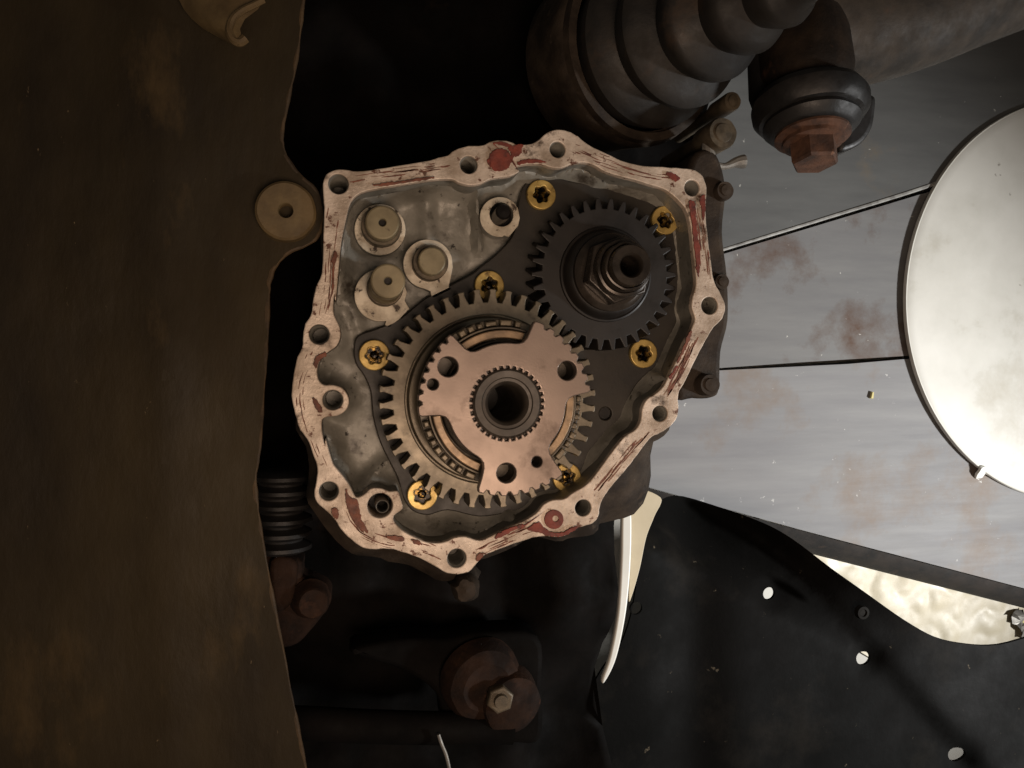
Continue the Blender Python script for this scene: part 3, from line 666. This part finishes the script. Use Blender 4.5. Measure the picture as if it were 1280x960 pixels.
# ================================================================== LEFT CROSSMEMBER
cr = thing('crossmember', tuple(at(180, 480, -.03)), 'big dirty brown steel crossmember plate filling the left side', 'crossmember')
ctr = [(384, -60), (379, 0), (372, 60), (362, 115), (353, 160), (353, 182), (362, 202), (378, 222), (394, 236), (401, 256), (402, 278), (396, 296), (382, 306), (362, 314), (347, 328), (338, 346), (335, 375), (333, 430), (329, 490), (324, 560), (318, 600), (322, 640), (332, 700), (345, 770), (360, 850), (372, 910), (386, 985), (400, 1050)]
ctr = smooth_loop(ctr, 5, False)
ctr = [(a + 1.0 * noise.noise(Vector((b * .12, 0, 0))) + .5 * noise.noise(Vector((b * .4, 3, 0))), b) for a, b in ctr]
lp = [xy(a, b, -.012) for a, b in ctr] + [xy(a, 1050, -.012) for a in range(380, -200, -40)] + [xy(-180, b, -.012) for b in range(1050, -60, -40)] + [xy(a, -60, -.012) for a in range(-180, 380, 40)]
x200 = at(205, 480, -.012).x; xe = at(345, 480, -.012).x
def cross_z(P):
    zz = -.012 - .006 / (1 + np.exp((P[:, 0] - x200) / .03)) + .0018 * np.exp(-((P[:, 0] - x200) / .012) ** 2)
    return zz + .0025 * nz(P, 14, 2) + .0007 * nz(P, 45, 6) - .00035 * nz(P, 120, 1)
link('plate', sheet([lp], .0065, cross_z, .005), M['cross'], cr)
edge = [at(a - .8, b, -.012) for a, b in ctr if -50 < b < 1010]
ez_ = cross_z(np.array([(p.x, p.y) for p in edge]))
edge = [Vector((p.x, p.y, q - .0012)) for p, q in zip(edge, ez_)]
link('plate_edge', tube(edge, [.0013 + .0007 * noise.noise(Vector((p.x * 90, p.y * 90, 0))) for p in edge], 8), M['crossedge'], cr)
bc = at(357, 263, -.006); bk = mpp(357, 263, -.006)
link('bushing_washer', lathe([(8.5 * bk, -.012), (8.5 * bk, -.001), (9.6 * bk, 0), (34 * bk, .0), (37 * bk, -.0012), (38 * bk, -.008)], bc, (.02, .0, 1), n=56, cap=False, wob=.015), M['washer'], cr)
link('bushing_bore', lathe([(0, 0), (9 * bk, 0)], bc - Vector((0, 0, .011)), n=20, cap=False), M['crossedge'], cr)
# curled tab at the top
ctl = smooth_loop([(222, -70, .004), (226, 5, .008), (240, 30, .012), (262, 44, .016), (284, 52, .018), (298, 56, .016)], 4, False)
V = []; F = []
prof = [(0, 0), (.010, .006), (.022, .013), (.034, .017), (.044, .016), (.049, .010), (.048, .003), (.043, -.001), (.038, .001)]
t0 = at(225, -60, .0); 
rows = [(-70, 218, 340), (-30, 220, 335), (0, 224, 330), (12, 230, 322), (24, 240, 306), (36, 254, 300), (46, 272, 302), (54, 286, 303), (57, 292, 300)]
nc = 12
for (py, xl, xr) in rows:
    for j in range(nc):
        u = j / (nc - 1); px_ = xl + (xr - xl) * u
        zz = -.006 + .020 * math.sin(math.pi * min(1, u * 1.05) * .62) + (.004 * (py / 57 if py > 0 else 0))
        V.append(at(px_, py, zz))
for i in range(len(rows) - 1):
    for j in range(nc - 1): F.append((i * nc + j, i * nc + j + 1, (i + 1) * nc + j + 1, (i + 1) * nc + j))
link('curled_tab', mesh(V, F), M['washer'], cr)
rim = smooth_loop([(330, 0), (318, 6), (302, 14), (291, 24), (287, 38), (292, 50), (300, 53), (307, 48)], 5, False)
link('tab_edge', tube([at(a, b, .016) for a, b in rim], [.0016 + .0009 * (i / len(rim)) for i in range(len(rim))], 8), M['washer'], cr)

# ================================================================== DRIVE AXLE BOOT (top)
A = at(798, 62, -.075); B = at(968, -12, .045); ax = (B - A); L = ax.length
dax = thing('drive_axle', tuple(A - Vector((0, 0, .05))), 'ribbed rubber drive axle boot tapering up to the right above the gearbox', 'axle')
def rpx(r, t):
    q = A + ax * t; return r * (q - cam_loc).dot(fwd) / FPX
prof = [(rpx(60, 0), -.06), (rpx(112, 0), -.05), (rpx(116, 0), -.012), (rpx(118, 0), 0), (rpx(114, 0), .004)]
steps = [(0.08, 96, 101), (0.32, 82, 92), (.55, 66, 76), (.78, 52, 61), (1.0, 40, 48)]
prof2 = []
for t, rv, rp_ in steps:
    prof2 += [(rpx(rv, t), L * (t - .06)), (rpx(rv + (rp_ - rv) * .5, t), L * (t - .02)), (rpx(rp_, t), L * (t + .03)), (rpx(rp_ + 1, t), L * (t + .07)), (rpx(rp_ - 3, t), L * (t + .10)), (rpx(rv - 3, t), L * (t + .13))]
prof2 += [(rpx(30, 1.1), L * 1.2), (rpx(28, 1.1), L * 1.5)]
link('joint_housing', lathe(prof + [(rpx(100, 0), .006)], A, ax, n=72, cap=False), M['castdark'], dax)
link('boot', lathe(prof2, A, ax, n=80, cap=False), M['rubber'], dax)
link('boot_clamp', lathe([(rpx(113, 0), .0035), (rpx(114.5, 0), .004), (rpx(113, 0), .010), (rpx(103, 0), .0105)], A, ax, n=72, cap=False), M['castdark'], dax)
link('shaft', lathe([(rpx(22, 1), L * 1.0), (rpx(22, 1), L * 2.2)], A, ax, n=24), M['darkrust'], dax)

# ================================================================== BALL JOINT AND ARM (upper right)
bj = thing('ball_joint', tuple(at(1010, 130, -.10)), 'rusty ball joint with black rubber boot hanging from a tubular arm', 'ball joint')
arm = [at(a, b, z) for a, b, z in smooth_loop([(985, 36, -.06), (1050, 38, -.06), (1130, 22, -.06), (1220, -12, -.06), (1330, -52, -.06), (1430, -90, -.06)], 4, False)]
ak = mpp(1100, 50, -.045)
link('arm', tube(arm, [ak * (74 - 4 * min(1, i / 8)) for i in range(len(arm))], 28), M['armmetal'], bj)
jt = at(1004, 50, -.04); jb = at(1018, 196, -.02); jx = jb - jt; JL = jx.length; jk = mpp(1010, 120, -.03)
link('joint_body', lathe([(20 * jk, -.02), (50 * jk, -.012), (56 * jk, 0), (57 * jk, JL * .30), (52 * jk, JL * .42), (46 * jk, JL * .50)], jt, jx, n=48, wob=.04), M['darkrust'], bj)
link('rubber_boot', lathe([(48 * jk, JL * .46), (64 * jk, JL * .50), (70 * jk, JL * .56), (69 * jk, JL * .64), (62 * jk, JL * .70), (57 * jk, JL * .71), (58 * jk, JL * .74), (50 * jk, JL * .80), (44 * jk, JL * .82)], jt, jx, n=48, wob=.03), M['blackrub'], bj)
link('washer', lathe([(30 * jk, JL * .80), (44 * jk, JL * .805), (45 * jk, JL * .84), (42 * jk, JL * .85), (36 * jk, JL * .86), (36 * jk, JL * .89), (28 * jk, JL * .90)], jt, jx, n=40), M['rust'], bj)
Mx = frame_of(jx); V = []; F = []
for (rr_, h) in [(27, .88), (28.5, .90), (28.5, 1.04), (26, 1.06)]:
    for i in range(6):
        a = R(12) + i * math.pi / 3; V.append(jt + Mx @ Vector((rr_ * jk * math.cos(a), rr_ * jk * math.sin(a), JL * h)))
for k in range(3):
    for i in range(6): F.append((k * 6 + i, k * 6 + (i + 1) % 6, k * 6 + 6 + (i + 1) % 6, k * 6 + 6 + i))
F += [tuple(range(6)), tuple(range(18, 24))]
link('nut', mesh(V, F), M['rust'], bj, smooth=False)
lip = smooth_loop([(1060, 118), (1082, 116), (1096, 120), (1096, 140), (1092, 160), (1080, 178), (1062, 188), (1050, 186), (1052, 150)], 4)
link('boot_flap', plate([[xy(a, b, -.025) for a, b in lip]], -.05, -.025, .004, 3), M['blackrub'], bj)
link('lower_arm', tube([at(955, 40, -.06), at(962, 120, -.05), at(968, 152, -.045)], [.012, .014, .011], 20), M['blackrub'], bj)

# ================================================================== LOWER LEFT: BELLOWS, CLAMP, MOUNT, PIPES
bl = thing('rubber_bellows', tuple(at(352, 640, -.09)), 'dark ribbed rubber bellows in shadow between crossmember and flange', 'bellows')
b0 = at(352, 588, -.055); b1 = at(350, 692, -.055); bx_ = b1 - b0; k = mpp(352, 640, -.055); pr_ = []
for i in range(6):
    h = bx_.length * i / 6
    pr_ += [(27 * k, h), (38 * k, h + bx_.length * .05), (39 * k, h + bx_.length * .09), (28 * k, h + bx_.length * .14)]
link('bellows', lathe(pr_, b0, bx_, n=36), M['blackrub'], bl)
cl = thing('rusty_clamp', tuple(at(372, 750, -.08)), 'rusty brown clamp with a bolt half hidden behind the crossmember', 'clamp')
zc = -.05
link('clamp_body', plate([[xy(a, b, zc) for a, b in smooth_loop([(325, 700), (374, 700), (378, 722), (392, 728), (410, 738), (414, 752), (404, 770), (388, 790), (372, 806), (350, 812), (330, 808)], 4)]], zc - .03, zc, .004, 3), M['redrust'], cl)
cc = at(388, 748, zc); k = mpp(388, 748, zc)
link('clamp_bolt', lathe([(0, .012), (17 * k, .012), (20 * k, .010), (22 * k, .002), (25 * k, 0), (25 * k, -.004)], cc, (.2, 0, 1), n=20, wob=.05, cap=False), M['redrust'], cl)
link('clamp_ear', plate([[xy(a, b, zc + .008) for a, b in smooth_loop([(338, 702), (370, 703), (368, 740), (360, 760), (342, 762)], 4)]], zc - .004, zc + .008, .003, 3), M['redrust'], cl)
mo = thing('engine_mount', tuple(at(615, 850, -.13)), 'dark rusty engine mount with one bolt head below the gearbox', 'mount')
zm = -.09
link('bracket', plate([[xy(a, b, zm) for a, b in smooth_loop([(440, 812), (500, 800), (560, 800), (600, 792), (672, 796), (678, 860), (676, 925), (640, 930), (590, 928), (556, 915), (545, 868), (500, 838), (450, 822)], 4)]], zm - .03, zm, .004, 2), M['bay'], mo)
mc = at(600, 846, zm); k = mpp(600, 846, zm)
link('mount_disc', lathe([(0, .016), (20 * k, .0155), (30 * k, .017), (44 * k, .013), (50 * k, .006), (52 * k, 0)], mc, (.15, -.1, 1), n=44, cap=False, wob=.04), M['redrust'], mo)
mc2 = at(632, 868, zm); link('mount_lobe', lathe([(0, .020), (22 * k, .0195), (36 * k, .015), (40 * k, .005), (41 * k, 0)], mc2, (.2, -.15, 1), n=36, cap=False, wob=.06), M['redrust'], mo)
bo = at(626, 876, zm + .024); V = []
link('mount_bolt', join([plate([hexagon(bo.x, bo.y, 17 * k, .3)], bo.z - .010, bo.z, .0016, 2), lathe([(0, .003), (8 * k, .0028), (9 * k, .0)], bo, n=16, cap=False)]), M['bolt'], mo, angle=50)
pipe = [at(a, b, -.085) for a, b in smooth_loop([(300, 902), (380, 904), (460, 908), (550, 910), (640, 910)], 4, False)]
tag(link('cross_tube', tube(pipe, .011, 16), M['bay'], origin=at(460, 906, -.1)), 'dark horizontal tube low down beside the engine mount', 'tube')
wr = [at(a, b, -.07) for a, b in smooth_loop([(548, 918), (552, 930), (558, 945), (562, 965), (563, 990)], 4, False)]
tag(link('thin_wire', tube(wr, .0012, 8), M['bracket'], origin=wr[0]), 'thin pale wire at the bottom edge below the engine mount', 'wire')

# ================================================================== BLACK LINER (lower right)
zl = -.20
lo = smooth_loop([(818, 634), (850, 622), (905, 636), (950, 652), (985, 672), (1030, 706), (1075, 738), (1120, 770), (1160, 792), (1200, 801), (1240, 802), (1290, 790), (1310, 800), (1310, 1000), (716, 1000), (735, 880), (752, 838), (772, 812), (788, 770), (800, 700), (808, 655)], 4)
hs = [(795, 760, 8), (965, 744, 8), (1081, 824, 9), (1197, 944, 10)]
lw = [xy(a, b, zl) for a, b in lo]
def liner_z(P):
    A0 = np.array(xy(985, 672, zl)); B0 = np.array(xy(1240, 960, zl)); d = (B0 - A0) / np.linalg.norm(B0 - A0)
    nrm = np.array([-d[1], d[0]]); s = (P - A0) @ nrm
    step = 1 / (1 + np.exp(-(s + .012) / .004))
    zz = zl + .010 * step + .003 * nz(P, 8, 4) + .0006 * nz(P, 30, 1)
    for a, b, r in hs[1:]:
        dd = np.hypot(*(P - np.array(xy(a, b, zl))).T); zz = zz - .004 * np.exp(-(dd / .016) ** 4)
    x0 = xy(870, 760, zl)[0]; zz = zz - .012 * np.exp(-((P[:, 0] - x0) / .03) ** 2)
    return zz
def bend_liner(me):
    inv = rot.transposed()
    for v in me.vertices:
        q = inv @ (v.co - cam_loc); px, py = CX + FPX * q.x / -q.z, CY - FPX * q.y / -q.z
        t = max(0, min(1, (.877 * (py - 622) - .481 * (px - 850) + 8) / 85)); t = t * t * (3 - 2 * t); dz = v.co.z - zl
        u = max(0, min(1, (px - 830) / 330)); u = u * u * (3 - 2 * u); t = 1 - (1 - t) * (1 - u)
        if t < 1: v.co = at(px, py, zl + dz - .10 * (1 - t))
lme = sheet([lw] + [circle(*xy(a, b, zl), r * mpp(a, b, zl), 20) for a, b, r in hs], .006, liner_z, .003)
bend_liner(lme)
lin_o = link('fender_liner', lme, M['liner'], origin=at(1000, 850, zl - .01))
tag(lin_o, 'black plastic wheel arch liner with white showing through its holes', 'liner')
for a, b, r, z in [(1079, 766, 8, zl + .012)]:
    c = at(a, b, z); k = mpp(a, b, z)
    link('liner_clip', lathe([(0, 0), (r * k * .5, .0), (r * k * .6, .001), (r * k, .0008), (r * k * 1.1, -.004)], c, n=20, cap=False), M['liner'], lin_o)
